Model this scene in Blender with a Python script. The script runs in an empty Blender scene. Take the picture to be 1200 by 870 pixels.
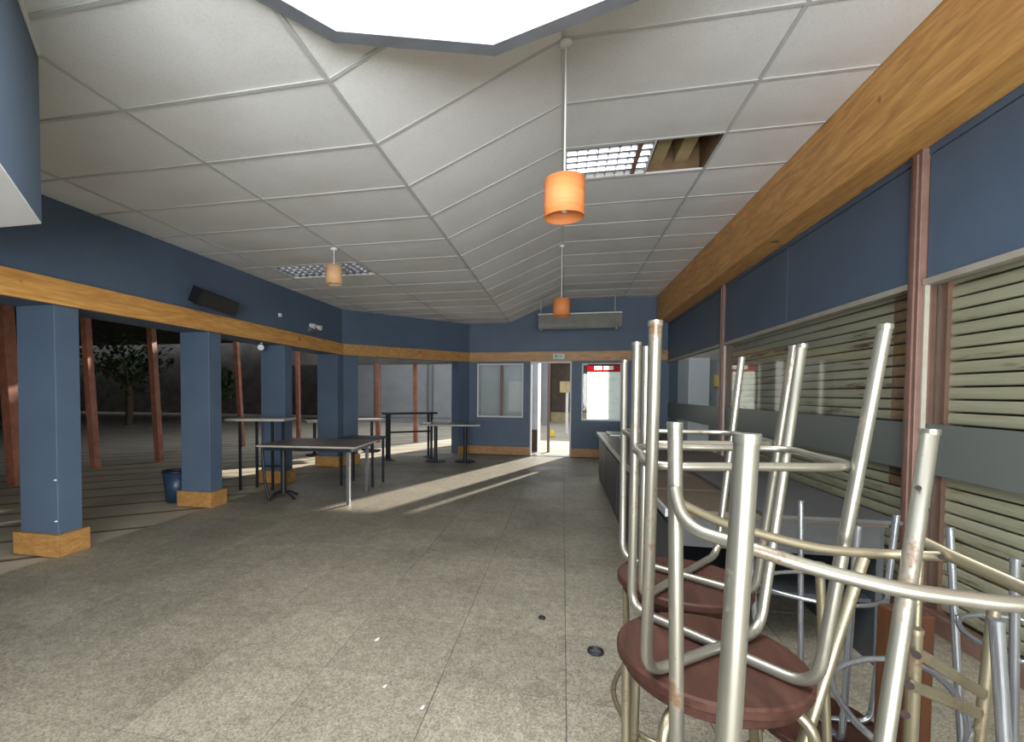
import bpy, math, random
from mathutils import Vector, Matrix
random.seed(7)
S = bpy.context.scene
COL = S.collection
EYE = Vector((0, 0, 1.34))

# ------------------------------------------------------------------ camera
F_PX, CX, CY = 551.5, 539.7, 477.35            # focal length and principal point, 1200x870 frame
YAW, PITCH, ROLL = 0.2137, -0.0297, 0.0055
fwd = Matrix.Rotation(YAW, 3, 'Z') @ Vector((0, math.cos(PITCH), math.sin(PITCH)))
rgt0 = Matrix.Rotation(YAW, 3, 'Z') @ Vector((1, 0, 0))
up0 = rgt0.cross(fwd)
rgt = rgt0 * math.cos(ROLL) + up0 * math.sin(ROLL)
up = rgt.cross(fwd)
cam = bpy.data.cameras.new('camera')
cam.sensor_width = 36.0
cam.sensor_fit = 'HORIZONTAL'
cam.lens = 36.0 * F_PX / 1200.0
cam.shift_x = (600 - CX) / 1200.0
cam.shift_y = (CY - 435) / 1200.0
cam.clip_start = 0.02
cam.clip_end = 200
co = bpy.data.objects.new('camera', cam)
COL.objects.link(co)
R = Matrix((rgt, up, -fwd)).transposed().to_4x4()
co.matrix_world = Matrix.Translation(EYE) @ R
S.camera = co

# ------------------------------------------------------------------ exposure, sky, sun, daylight at the openings
vs = S.view_settings
vs.view_transform = 'Standard'
vs.look = 'None'
vs.gamma = 1.0
vs.use_curve_mapping = False
vs.exposure = 0.75

W = bpy.data.worlds.new('sky')
S.world = W
W.use_nodes = True
bg = W.node_tree.nodes['Background']
bg.inputs[0].default_value = (0.80, 0.88, 1.0, 1)
bg.inputs[1].default_value = 0.9

def lamp(name, kind, loc, direction, energy, color=(1, 1, 1), size=None, size_y=None):
    l = bpy.data.lights.new(name, kind)
    l.energy = energy
    l.color = color
    if kind == 'AREA':
        l.shape = 'RECTANGLE'
        l.size = size
        l.size_y = size_y
    o = bpy.data.objects.new(name, l)
    o.location = loc
    o.rotation_euler = Vector(direction).to_track_quat('-Z', 'Y').to_euler()
    COL.objects.link(o)
    return o

sun = lamp('sun_offscreen', 'SUN', (6, 20, 9), (-0.37, -0.93, -0.34), 7.0, (1.0, 0.93, 0.82))
sun.data.angle = 0.02
# daylight through the glazing of the wall behind the photographer (the front light on columns, beam and stools);
# it fills that window's opening and faces straight into the room
lamp('window_rear_offscreen', 'AREA', (0.35, -2.50, 1.35), (0, 1, 0), 260, (0.95, 0.975, 1.0), 2.85, 1.9)

# ------------------------------------------------------------------ pixel helpers (a pixel gives only a direction)
def ray(x, y):
    return fwd + rgt * ((x - CX) / F_PX) - up * ((y - CY) / F_PX)
def P(x, y, d):                                 # point at depth d in front of the camera
    return EYE + ray(x, y) * d
def OZ(x, y, z):                                # where the pixel's ray meets the level z
    r = ray(x, y)
    return EYE + r * ((z - EYE.z) / r.z)
def LD(lat, d, z):                              # lateral / depth on the floor plan, level z
    h = Vector((-math.sin(YAW), math.cos(YAW), 0))
    v = Vector((math.cos(YAW), math.sin(YAW), 0)) * lat + h * d
    v.z = z
    return v

# ------------------------------------------------------------------ materials
MATS = {}
def nodes(name):
    m = bpy.data.materials.new(name)
    m.use_nodes = True
    nt = m.node_tree
    b = nt.nodes['Principled BSDF']
    MATS[name] = m
    return m, nt, b
def link(nt, a, b): nt.links.new(a, b)
def coords(nt, scale, kind='Object', rot=(0, 0, 0)):
    tc = nt.nodes.new('ShaderNodeTexCoord')
    mp = nt.nodes.new('ShaderNodeMapping')
    mp.inputs['Scale'].default_value = scale
    mp.inputs['Rotation'].default_value = rot
    if kind == 'World':
        g = nt.nodes.new('ShaderNodeNewGeometry')
        link(nt, g.outputs['Position'], mp.inputs[0])
    else:
        link(nt, tc.outputs[kind], mp.inputs[0])
    return mp
def noise(nt, mp, scale, detail=4, rough=0.6, dist=0.0):
    n = nt.nodes.new('ShaderNodeTexNoise')
    n.inputs['Scale'].default_value = scale
    n.inputs['Detail'].default_value = detail
    n.inputs['Roughness'].default_value = rough
    n.inputs['Distortion'].default_value = dist
    link(nt, mp.outputs[0], n.inputs['Vector'])
    return n
def ramp(nt, src, stops):
    r = nt.nodes.new('ShaderNodeValToRGB')
    el = r.color_ramp.elements
    el[0].position, el[0].color = stops[0][0], (*stops[0][1], 1)
    el[1].position, el[1].color = stops[1][0], (*stops[1][1], 1)
    for p, c in stops[2:]:
        e = el.new(p)
        e.color = (*c, 1)
    link(nt, src, r.inputs[0])
    return r
def mixc(nt, fac, a, b, mode='MIX'):
    m = nt.nodes.new('ShaderNodeMix')
    m.data_type = 'RGBA'
    m.blend_type = mode
    for s, v in ((0, fac), (6, a), (7, b)):
        if hasattr(v, 'links'): link(nt, v, m.inputs[s])
        elif isinstance(v, (int, float)): m.inputs[s].default_value = v
        else: m.inputs[s].default_value = (*v, 1)
    return m.outputs[2]
def bump(nt, b, src, strength, dist=0.01):
    n = nt.nodes.new('ShaderNodeBump')
    n.inputs['Strength'].default_value = strength
    n.inputs['Distance'].default_value = dist
    link(nt, src, n.inputs['Height'])
    link(nt, n.outputs[0], b.inputs['Normal'])
def plain(name, col, rough=0.5, metal=0.0, var=0.12, scale=6.0, spec=0.5, kind='World'):
    m, nt, b = nodes(name)
    mp = coords(nt, (1, 1, 1), kind)
    n = noise(nt, mp, scale)
    lo = tuple(c * (1 - var) for c in col)
    hi = tuple(min(1, c * (1 + var)) for c in col)
    r = ramp(nt, n.outputs[0], [(0.3, lo), (0.7, hi)])
    link(nt, r.outputs[0], b.inputs['Base Color'])
    b.inputs['Roughness'].default_value = rough
    b.inputs['Metallic'].default_value = metal
    b.inputs['Specular IOR Level'].default_value = spec
    return m
def wood(name, dark, light, axis=(0.6, 6, 6), rough=0.45, knots=True):
    m, nt, b = nodes(name)
    mp = coords(nt, axis, 'World')
    n = noise(nt, mp, 2.2, 6, 0.62, 1.6)
    r = ramp(nt, n.outputs[0], [(0.30, dark), (0.68, light)])
    n2 = noise(nt, mp, 9.0, 3, 0.5, 0.4)
    r2 = ramp(nt, n2.outputs[0], [(0.35, (0.72, 0.66, 0.6)), (0.6, (1, 1, 1))])
    c = mixc(nt, 0.55, r.outputs[0], r2.outputs[0], 'MULTIPLY')
    if knots:
        mk = coords(nt, (1, 1, 1), 'World')
        nk = noise(nt, mk, 7.0, 1, 0.3)
        rk = ramp(nt, nk.outputs[0], [(0.74, (1, 1, 1)), (0.80, (0.25, 0.16, 0.1))])
        c = mixc(nt, 0.8, c, rk.outputs[0], 'MULTIPLY')
    link(nt, c, b.inputs['Base Color'])
    b.inputs['Roughness'].default_value = rough
    bump(nt, b, n2.outputs[0], 0.08)
    return m

def paint_blue():
    m, nt, b = nodes('blue_paint')
    mp = coords(nt, (1, 1, 1), 'World')
    n = noise(nt, mp, 1.3, 5, 0.6)
    r = ramp(nt, n.outputs[0], [(0.3, (0.071, 0.107, 0.163)), (0.7, (0.092, 0.136, 0.199))])
    n2 = noise(nt, mp, 60, 2)
    c = mixc(nt, 0.10, r.outputs[0], n2.outputs[0], 'OVERLAY')
    link(nt, c, b.inputs['Base Color'])
    b.inputs['Roughness'].default_value = 0.55
    bump(nt, b, n2.outputs[0], 0.10, 0.002)
paint_blue()
wood('beam_wood', (0.50, 0.225, 0.055), (0.78, 0.43, 0.125), (5, 0.55, 5))
wood('beam_wood_cross', (0.36, 0.18, 0.06), (0.60, 0.34, 0.125), (0.55, 5, 5))
wood('plinth_wood', (0.34, 0.17, 0.050), (0.55, 0.30, 0.10), (3, 3, 7), knots=False)
wood('counter_wood', (0.065, 0.050, 0.034), (0.115, 0.088, 0.06), (0.7, 6, 6), 0.4, False)
wood('brown_seat', (0.031, 0.0125, 0.0085), (0.064, 0.027, 0.019), (7, 1.2, 7), 0.5, False)
MATS['brown_seat'].node_tree.nodes['Principled BSDF'].inputs['Specular IOR Level'].default_value = 0.22
wood('rust_wood', (0.04, 0.013, 0.004), (0.085, 0.028, 0.008), (5, 5, 0.8), 0.5, False)

def tile_ceiling():
    m, nt, b = nodes('ceiling_tile')
    mp = coords(nt, (1, 1, 1), 'World')
    n = noise(nt, mp, 90, 3, 0.7)
    r = ramp(nt, n.outputs[0], [(0.25, (0.66, 0.66, 0.67)), (0.5, (0.79, 0.79, 0.795))])
    n2 = noise(nt, mp, 0.9, 4)
    r2 = ramp(nt, n2.outputs[0], [(0.3, (0.88, 0.86, 0.82)), (0.6, (1, 1, 1))])
    oi = nt.nodes.new('ShaderNodeObjectInfo')
    r3 = ramp(nt, oi.outputs['Random'], [(0.0, (0.93, 0.93, 0.92)), (1.0, (1, 1, 1))])
    c = mixc(nt, 1.0, r.outputs[0], r2.outputs[0], 'MULTIPLY')
    c = mixc(nt, 1.0, c, r3.outputs[0], 'MULTIPLY')
    link(nt, c, b.inputs['Base Color'])
    b.inputs['Roughness'].default_value = 0.85
    bump(nt, b, n.outputs[0], 0.12, 0.002)
tile_ceiling()
plain('tee_metal', (0.52, 0.52, 0.51), 0.4, 0.0, 0.06)

def tile_floor():
    m, nt, b = nodes('floor_tile')
    mp = coords(nt, (1, 1, 1), 'World')
    v = nt.nodes.new('ShaderNodeTexVoronoi')
    v.inputs['Scale'].default_value = 140
    link(nt, mp.outputs[0], v.inputs['Vector'])
    r = ramp(nt, v.outputs['Color'], [(0.1, (0.165, 0.150, 0.117)), (0.85, (0.375, 0.345, 0.28))])
    n = noise(nt, mp, 1.1, 8, 0.68, 0.3)
    r2 = ramp(nt, n.outputs[0], [(0.30, (0.70, 0.68, 0.64)), (0.52, (0.95, 0.94, 0.92)), (0.72, (1.12, 1.10, 1.06))])
    c = mixc(nt, 1.0, r.outputs[0], r2.outputs[0], 'MULTIPLY')
    n3 = noise(nt, mp, 16, 4, 0.6)
    r3 = ramp(nt, n3.outputs[0], [(0.35, (0.80, 0.79, 0.77)), (0.62, (1.10, 1.10, 1.08))])
    c = mixc(nt, 0.8, c, r3.outputs[0], 'MULTIPLY')
    n4 = noise(nt, mp, 2.6, 3)
    r4 = ramp(nt, n4.outputs[0], [(0.70, (1, 1, 1)), (0.78, (0.45, 0.43, 0.40))])
    c = mixc(nt, 0.7, c, r4.outputs[0], 'MULTIPLY')
    oi = nt.nodes.new('ShaderNodeObjectInfo')
    r5 = ramp(nt, oi.outputs['Random'], [(0.0, (0.88, 0.88, 0.87)), (1.0, (1.06, 1.06, 1.05))])
    c = mixc(nt, 1.0, c, r5.outputs[0], 'MULTIPLY')
    link(nt, c, b.inputs['Base Color'])
    rr = ramp(nt, n.outputs[0], [(0.3, (0.62, 0.62, 0.62)), (0.7, (0.42, 0.42, 0.42))])
    link(nt, rr.outputs[0], b.inputs['Roughness'])
    bump(nt, b, n3.outputs[0], 0.15, 0.003)
tile_floor()
plain('floor_joint', (0.06, 0.056, 0.05), 0.9)

def paving():
    m, nt, b = nodes('mall_paving')
    mp = coords(nt, (1, 1, 1), 'World', (0, 0, math.radians(-40)))
    br = nt.nodes.new('ShaderNodeTexBrick')
    br.inputs['Scale'].default_value = 1.0
    br.inputs['Brick Width'].default_value = 30
    br.inputs['Row Height'].default_value = 0.62
    br.inputs['Mortar Size'].default_value = 0.035
    br.inputs['Color1'].default_value = (0.52, 0.46, 0.35, 1)
    br.inputs['Color2'].default_value = (0.45, 0.39, 0.29, 1)
    br.inputs['Mortar'].default_value = (0.16, 0.13, 0.09, 1)
    link(nt, mp.outputs[0], br.inputs['Vector'])
    n = noise(nt, coords(nt, (1, 1, 1), 'World'), 2.0, 5)
    r = ramp(nt, n.outputs[0], [(0.3, (0.75, 0.74, 0.7)), (0.7, (1, 1, 1))])
    c = mixc(nt, 1.0, br.outputs[0], r.outputs[0], 'MULTIPLY')
    link(nt, c, b.inputs['Base Color'])
    b.inputs['Roughness'].default_value = 0.8
paving()

def tube_metal(name, col, rust, amount, rough):
    m, nt, b = nodes(name)
    mp = coords(nt, (1, 1, 1), 'World')
    n = noise(nt, mp, 14, 6, 0.7)
    r = ramp(nt, n.outputs[0], [(amount, (0, 0, 0)), (amount + 0.10, (1, 1, 1))])
    n2 = noise(nt, mp, 5, 4)
    r2 = ramp(nt, n2.outputs[0], [(0.3, tuple(c * 0.78 for c in col)), (0.7, col)])
    c = mixc(nt, r.outputs[0], r2.outputs[0], rust)
    link(nt, c, b.inputs['Base Color'])
    inv = nt.nodes.new('ShaderNodeMath')
    inv.operation = 'MULTIPLY_ADD'
    inv.inputs[1].default_value = -0.75
    inv.inputs[2].default_value = 0.80
    link(nt, r.outputs[0], inv.inputs[0])
    link(nt, inv.outputs[0], b.inputs['Metallic'])
    b.inputs['Roughness'].default_value = rough
    bump(nt, b, n.outputs[0], 0.05, 0.002)
tube_metal('tube_silver', (0.30, 0.288, 0.24), (0.11, 0.06, 0.028), 0.58, 0.32)
tube_metal('tube_olive', (0.30, 0.265, 0.18), (0.10, 0.05, 0.02), 0.56, 0.38)
tube_metal('tube_chrome', (0.36, 0.38, 0.41), (0.10, 0.06, 0.04), 0.70, 0.2)
plain('bolt_rust', (0.016, 0.009, 0.006), 0.8, 0.3)
plain('dark_metal', (0.022, 0.024, 0.028), 0.45, 0.3)
plain('grey_metal', (0.20, 0.21, 0.21), 0.4, 0.6)
plain('mullion_red', (0.19, 0.105, 0.082), 0.5, 0.0, 0.18, 9)
plain('post_red', (0.36, 0.14, 0.085), 0.5, 0.0, 0.3, 7)
plain('rail_beige', (0.42, 0.39, 0.32), 0.5, 0.2)
plain('white_plastic', (0.72, 0.72, 0.70), 0.45)
plain('white_paint', (0.72, 0.72, 0.73), 0.6, 0, 0.04)
plain('tabletop_brown', (0.17, 0.13, 0.098), 0.35, 0, 0.2, 12)
plain('tabletop_grey', (0.15, 0.16, 0.16), 0.3, 0, 0.15)
plain('table_edge', (0.40, 0.38, 0.34), 0.4)
plain('counter_dark', (0.045, 0.05, 0.055), 0.45)
plain('counter_edge', (0.42, 0.44, 0.45), 0.35, 0.4)
plain('slate_sheet', (0.060, 0.062, 0.064), 0.42, 0, 0.2)
plain('heater_metal', (0.50, 0.50, 0.46), 0.3, 0.75)
plain('black_plastic', (0.012, 0.012, 0.014), 0.5)
plain('bin_blue', (0.02, 0.045, 0.085), 0.4)
plain('plenum_brown', (0.17, 0.105, 0.05), 0.8, 0, 0.3)
plain('joist_cream', (0.42, 0.33, 0.17), 0.7, 0, 0.2)
plain('louvre_metal', (0.42, 0.42, 0.45), 0.28, 0.8)
plain('dark_wall', (0.13, 0.115, 0.10), 0.9, 0, 0.3, 2)
plain('brown_wall', (0.085, 0.062, 0.045), 0.9, 0, 0.3, 2)
plain('grey_render', (0.27, 0.275, 0.275), 0.8, 0, 0.1, 2)
plain('kiosk_white', (0.55, 0.56, 0.58), 0.6, 0, 0.06, 2)
plain('bark', (0.12, 0.085, 0.05), 0.9, 0, 0.3, 14)
plain('leaf', (0.035, 0.085, 0.018), 0.6, 0, 0.4, 5)
plain('yellow_paint', (0.75, 0.52, 0.03), 0.5)
plain('sign_pale', (0.50, 0.66, 0.58), 0.4)
plain('sign_green', (0.05, 0.34, 0.22), 0.4)

plain('grey_frame', (0.16, 0.17, 0.19), 0.45)

def shutter_mat():
    m, nt, b = nodes('shutter_slat')
    mp = coords(nt, (1, 0.5, 5.0), 'World')
    n = noise(nt, mp, 2.6, 6, 0.65)
    r = ramp(nt, n.outputs[0], [(0.31, (0.15, 0.08, 0.035)), (0.41, (0.47, 0.425, 0.31)), (0.75, (0.60, 0.55, 0.43))])
    link(nt, r.outputs[0], b.inputs['Base Color'])
    b.inputs['Roughness'].default_value = 0.55
    b.inputs['Metallic'].default_value = 0.1
shutter_mat()
plain('slat_reddish', (0.30, 0.17, 0.095), 0.7, 0, 0.3, 8)  # reddish brown tone for one end of the slats

def glass_mat(name, tint, gl):
    m, nt, b = nodes(name)
    out = nt.nodes['Material Output']
    tr = nt.nodes.new('ShaderNodeBsdfTransparent')
    tr.inputs[0].default_value = (*tint, 1)
    g = nt.nodes.new('ShaderNodeBsdfGlossy')
    g.inputs['Roughness'].default_value = 0.03
    lw = nt.nodes.new('ShaderNodeLayerWeight')
    lw.inputs[0].default_value = 0.5
    pw = nt.nodes.new('ShaderNodeMath')
    pw.operation = 'POWER'
    pw.inputs[1].default_value = 4.0
    link(nt, lw.outputs['Facing'], pw.inputs[0])
    fr = nt.nodes.new('ShaderNodeMath')
    fr.operation = 'MULTIPLY_ADD'
    fr.inputs[1].default_value = gl
    fr.inputs[2].default_value = 0.02
    link(nt, pw.outputs[0], fr.inputs[0])
    mx = nt.nodes.new('ShaderNodeMixShader')
    link(nt, fr.outputs[0], mx.inputs[0])
    link(nt, tr.outputs[0], mx.inputs[1])
    link(nt, g.outputs[0], mx.inputs[2])
    link(nt, mx.outputs[0], out.inputs[0])
glass_mat('window_glass', (0.93, 0.95, 0.93), 0.45)
def frosted():
    m, nt, b = nodes('frosted_film')
    out = nt.nodes['Material Output']
    tr = nt.nodes.new('ShaderNodeBsdfTransparent')
    b.inputs['Base Color'].default_value = (0.15, 0.165, 0.15, 1)
    b.inputs['Roughness'].default_value = 0.4
    mx = nt.nodes.new('ShaderNodeMixShader')
    mx.inputs[0].default_value = 0.85
    link(nt, tr.outputs[0], mx.inputs[1])
    link(nt, b.outputs[0], mx.inputs[2])
    link(nt, mx.outputs[0], out.inputs[0])
frosted()
def poster_mat():
    m, nt, b = nodes('poster_paper')
    out = nt.nodes['Material Output']
    mp = coords(nt, (2.2, 1, 5), 'World')
    n = noise(nt, mp, 1.6, 3)
    r = ramp(nt, n.outputs[0], [(0.30, (0.75, 0.88, 0.87)), (0.45, (0.95, 0.97, 0.96))])
    tl = nt.nodes.new('ShaderNodeBsdfTranslucent')
    link(nt, r.outputs[0], tl.inputs[0])
    link(nt, r.outputs[0], b.inputs['Base Color'])
    mx = nt.nodes.new('ShaderNodeMixShader')
    mx.inputs[0].default_value = 0.85
    link(nt, b.outputs[0], mx.inputs[1])
    link(nt, tl.outputs[0], mx.inputs[2])
    link(nt, mx.outputs[0], out.inputs[0])
poster_mat()
def header_mat():
    m, nt, b = nodes('poster_red')
    out = nt.nodes['Material Output']
    tl = nt.nodes.new('ShaderNodeBsdfTranslucent')
    mp = coords(nt, (1, 1, 1), 'World')
    n = noise(nt, mp, 9, 2)
    r = ramp(nt, n.outputs[0], [(0.3, (0.62, 0.02, 0.04)), (0.7, (0.70, 0.03, 0.05))])
    link(nt, r.outputs[0], tl.inputs[0])
    link(nt, r.outputs[0], b.inputs['Base Color'])
    mx = nt.nodes.new('ShaderNodeMixShader')
    mx.inputs[0].default_value = 0.7
    link(nt, b.outputs[0], mx.inputs[1])
    link(nt, tl.outputs[0], mx.inputs[2])
    link(nt, mx.outputs[0], out.inputs[0])
header_mat()
def shade_mat(nm, c0, c1):
    m, nt, b = nodes(nm)
    out = nt.nodes['Material Output']
    mp = coords(nt, (1, 1, 30), 'World')
    n = noise(nt, mp, 6, 2)
    r = ramp(nt, n.outputs[0], [(0.3, c0), (0.7, c1)])
    tl = nt.nodes.new('ShaderNodeBsdfTranslucent')
    link(nt, r.outputs[0], tl.inputs[0])
    link(nt, r.outputs[0], b.inputs['Base Color'])
    b.inputs['Roughness'].default_value = 0.6
    mx = nt.nodes.new('ShaderNodeMixShader')
    mx.inputs[0].default_value = 0.3
    link(nt, b.outputs[0], mx.inputs[1])
    link(nt, tl.outputs[0], mx.inputs[2])
    link(nt, mx.outputs[0], out.inputs[0])
shade_mat('orange_shade', (0.80, 0.27, 0.075), (0.92, 0.38, 0.14))
shade_mat('peach_shade', (0.80, 0.50, 0.26), (0.90, 0.60, 0.34))
def emit(name, col, s):
    m, nt, b = nodes(name)
    b.inputs['Base Color'].default_value = (*col, 1)
    b.inputs['Emission Color'].default_value = (*col, 1)
    b.inputs['Emission Strength'].default_value = s
emit('skylight_diffuser', (0.93, 0.97, 1.0), 6.5)

# ------------------------------------------------------------------ mesh helpers
class MB:
    def __init__(s): s.v, s.f, s.sm = [], [], []
    def add(s, vs, fs, smooth=False):
        o = len(s.v)
        s.v += [tuple(v) for v in vs]
        s.f += [tuple(i + o for i in f) for f in fs]
        s.sm += [smooth] * len(fs)
        return s
    def box(s, a, b, rot=0.0, piv=None):
        x0, y0, z0 = a
        x1, y1, z1 = b
        vs = [Vector(p) for p in ((x0, y0, z0), (x1, y0, z0), (x1, y1, z0), (x0, y1, z0), (x0, y0, z1), (x1, y0, z1), (x1, y1, z1), (x0, y1, z1))]
        if rot:
            p = Vector(piv) if piv else Vector(((x0 + x1) / 2, (y0 + y1) / 2, 0))
            M = Matrix.Rotation(rot, 3, 'Z')
            vs = [M @ (v - p) + p for v in vs]
        return s.add(vs, [(0, 3, 2, 1), (4, 5, 6, 7), (0, 1, 5, 4), (1, 2, 6, 5), (2, 3, 7, 6), (3, 0, 4, 7)])
    def prism(s, pts, z0, z1):
        n = len(pts)
        vs = [(p[0], p[1], z0) for p in pts] + [(p[0], p[1], z1) for p in pts]
        fs = [tuple(range(n - 1, -1, -1)), tuple(range(n, 2 * n))] + [(i, (i + 1) % n, n + (i + 1) % n, n + i) for i in range(n)]
        return s.add(vs, fs)
    def tube(s, pts, r, n=10, closed=False, cap=True, flat=None):
        pts = [Vector(p) for p in pts]
        m = len(pts)
        rs = r if isinstance(r, (list, tuple)) else [r] * m
        rings, nrm = [], None
        for i in range(m):
            if closed: t = (pts[(i + 1) % m] - pts[i - 1]).normalized()
            else:
                a = (pts[i] - pts[i - 1]).normalized() if i else Vector((0, 0, 0))
                b = (pts[i + 1] - pts[i]).normalized() if i < m - 1 else Vector((0, 0, 0))
                t = (a + b).normalized()
            if flat:
                nrm = Vector((0, 0, 1))
            elif nrm is None:
                nrm = Vector((0, 0, 1)) if abs(t.z) < 0.9 else Vector((1, 0, 0))
            nrm = (nrm - t * nrm.dot(t)).normalized()
            bi = t.cross(nrm)
            a_, b_ = (flat if flat else (rs[i], rs[i]))
            rings.append([pts[i] + nrm * math.cos(2 * math.pi * k / n) * a_ + bi * math.sin(2 * math.pi * k / n) * b_ for k in range(n)])
        vs = [v for g in rings for v in g]
        fs = []
        for i in range(m if closed else m - 1):
            j = (i + 1) % m
            fs += [(i * n + k, i * n + (k + 1) % n, j * n + (k + 1) % n, j * n + k) for k in range(n)]
        s.add(vs, fs, True)
        if cap and not closed:
            s.add(rings[0], [tuple(range(n - 1, -1, -1))])
            s.add(rings[-1], [tuple(range(n))])
        return s
    def lathe(s, c, prof, n=32, smooth=True):
        c = Vector(c)
        vs = [c + Vector((r * math.cos(2 * math.pi * k / n), r * math.sin(2 * math.pi * k / n), z)) for r, z in prof for k in range(n)]
        fs = [(i * n + k, i * n + (k + 1) % n, (i + 1) * n + (k + 1) % n, (i + 1) * n + k) for i in range(len(prof) - 1) for k in range(n)]
        s.add(vs, fs, smooth)
        return s
    def disc(s, c, r, z0, z1, n=36, bev=0.004):
        c = Vector(c)
        prof = [(0.0005, z0), (r - bev, z0), (r, z0 + bev), (r, z1 - bev), (r - bev, z1), (0.0005, z1)]
        return s.lathe((c.x, c.y, 0), prof, n, False)
    def mesh(s, name, mat, origin=(0, 0, 0)):
        me = bpy.data.meshes.new(name)
        o = Vector(origin)
        me.from_pydata([tuple(Vector(v) - o) for v in s.v], [], s.f)
        me.polygons.foreach_set('use_smooth', s.sm)
        me.materials.append(MATS[mat])
        me.update()
        return me

def obj(name, mb, mat, parent=None, origin=None, bevel=0):
    if origin is None: origin = (0, 0, 0)
    me = mb.mesh(name, mat, origin)
    o = bpy.data.objects.new(name, me)
    COL.objects.link(o)
    o.location = origin
    if parent:
        o.parent = parent
        o.location = Vector(origin) - world_loc(parent)
    if bevel:
        b = o.modifiers.new('bevel', 'BEVEL')
        b.width = bevel
        b.segments = 2
        b.limit_method = 'ANGLE'
    return o
def world_loc(o):
    l = Vector(o.location)
    while o.parent:
        o = o.parent
        l += Vector(o.location)
    return l
def share(name, me, loc, parent, rot=(0, 0, 0)):
    o = bpy.data.objects.new(name, me)
    COL.objects.link(o)
    o.parent = parent
    o.location = Vector(loc) - (world_loc(parent) if parent else Vector((0, 0, 0)))
    o.rotation_euler = rot
    return o
def struct(name, mb, mat, bevel=0):
    o = obj(name, mb, mat, None, None, bevel)
    o['kind'] = 'structure'
    return o
def tag(o, label, cat, group=None):
    o['label'] = label
    o['category'] = cat
    if group: o['group'] = group
    return o
def thing(name, label, cat, loc=(0, 0, 0), group=None):
    o = bpy.data.objects.new(name, None)
    o.empty_display_size = 0.1
    o.location = loc
    COL.objects.link(o)
    return tag(o, label, cat, group)
def sempty(name, loc=(0, 0, 0)):
    o = bpy.data.objects.new(name, None)
    o.location = loc
    COL.objects.link(o)
    o['kind'] = 'structure'
    return o
def fillet(pts, rad, n=6):
    pts = [Vector(p) for p in pts]
    out = [pts[0]]
    for i in range(1, len(pts) - 1):
        a, b, c = pts[i - 1], pts[i], pts[i + 1]
        u, v = a - b, c - b
        r = min(rad, u.length * 0.49, v.length * 0.49)
        p0, p1 = b + u.normalized() * r, b + v.normalized() * r
        for k in range(n + 1):
            t = k / n
            out.append(p0 * (1 - t) ** 2 + b * 2 * t * (1 - t) + p1 * t * t)
    out.append(pts[-1])
    return out
def catmull(pts, n=6, closed=False):
    pts = [Vector(p) for p in pts]
    m = len(pts)
    out = []
    rng = range(m) if closed else range(m - 1)
    for i in rng:
        if closed: p0, p1, p2, p3 = pts[i - 1], pts[i], pts[(i + 1) % m], pts[(i + 2) % m]
        else: p0, p1, p2, p3 = pts[max(i - 1, 0)], pts[i], pts[i + 1], pts[min(i + 2, m - 1)]
        for k in range(n):
            t = k / n
            out.append(0.5 * ((2 * p1) + (p2 - p0) * t + (2 * p0 - 5 * p1 + 4 * p2 - p3) * t * t + (3 * p1 - p0 - 3 * p2 + p3) * t ** 3))
    if not closed: out.append(pts[-1])
    return out

# ================================================================== THE ROOM
XL, XR, YE, YR = -3.97, 2.07, 10.25, -2.6         # left wall, right glazing, far end, rear wall
ZLOW, ZHIGH, ZB0, ZB1, ZTOP = 2.859, 3.314, 2.03, 2.235, 3.75
AX0, AY0, AX1, AY1 = XL, 8.0, -2.03, YE            # the slanting wall in the far left corner
ADIR = Vector((AX1 - AX0, AY1 - AY0, 0)).normalized()
ANRM = Vector((ADIR.y, -ADIR.x, 0))                # points into the room

# ---- floor: a bed with single tiles
floor = struct('floor', MB().prism([(XL - 0.02, YR), (XR + 0.05, YR), (XR + 0.05, YE + 0.2), (AX1 - 0.1, YE + 0.2), (XL - 0.02, 8.0)], -0.12, -0.004), 'floor_joint')
TS, TX0, TY0 = 0.575, -0.545, 2.07
def tile_mesh(name, s, g=0.0014, h=0.004):
    a = s / 2 - g
    b = a - 0.0006
    m = MB()
    m.add([(-a, -a, -h), (a, -a, -h), (a, a, -h), (-a, a, -h), (-b, -b, 0), (b, -b, 0), (b, b, 0), (-b, b, 0)],
          [(4, 5, 6, 7), (0, 1, 5, 4), (1, 2, 6, 5), (2, 3, 7, 6), (3, 0, 4, 7)])
    return m.mesh(name, 'floor_tile')
ftile = tile_mesh('floor_tile', TS)
for i in range(-7, 5):
    for j in range(-8, 15):
        cx, cy = TX0 + (i + 0.5) * TS, TY0 + (j + 0.5) * TS
        if cx - TS / 2 < XL - 0.1 or cx + TS / 2 > XR + 0.6 or cy - TS / 2 < YR - 0.3: continue
        if (Vector((cx, cy, 0)) - Vector((AX0, AY0, 0))).dot(ANRM) < -0.25: continue
        if cy > YE + 0.1 or cx > XR: continue
        share('floor_tile', ftile, (cx, cy, random.uniform(-0.0002, 0.0002)), floor, (0, 0, math.pi / 2 * random.randrange(4)))

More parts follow.
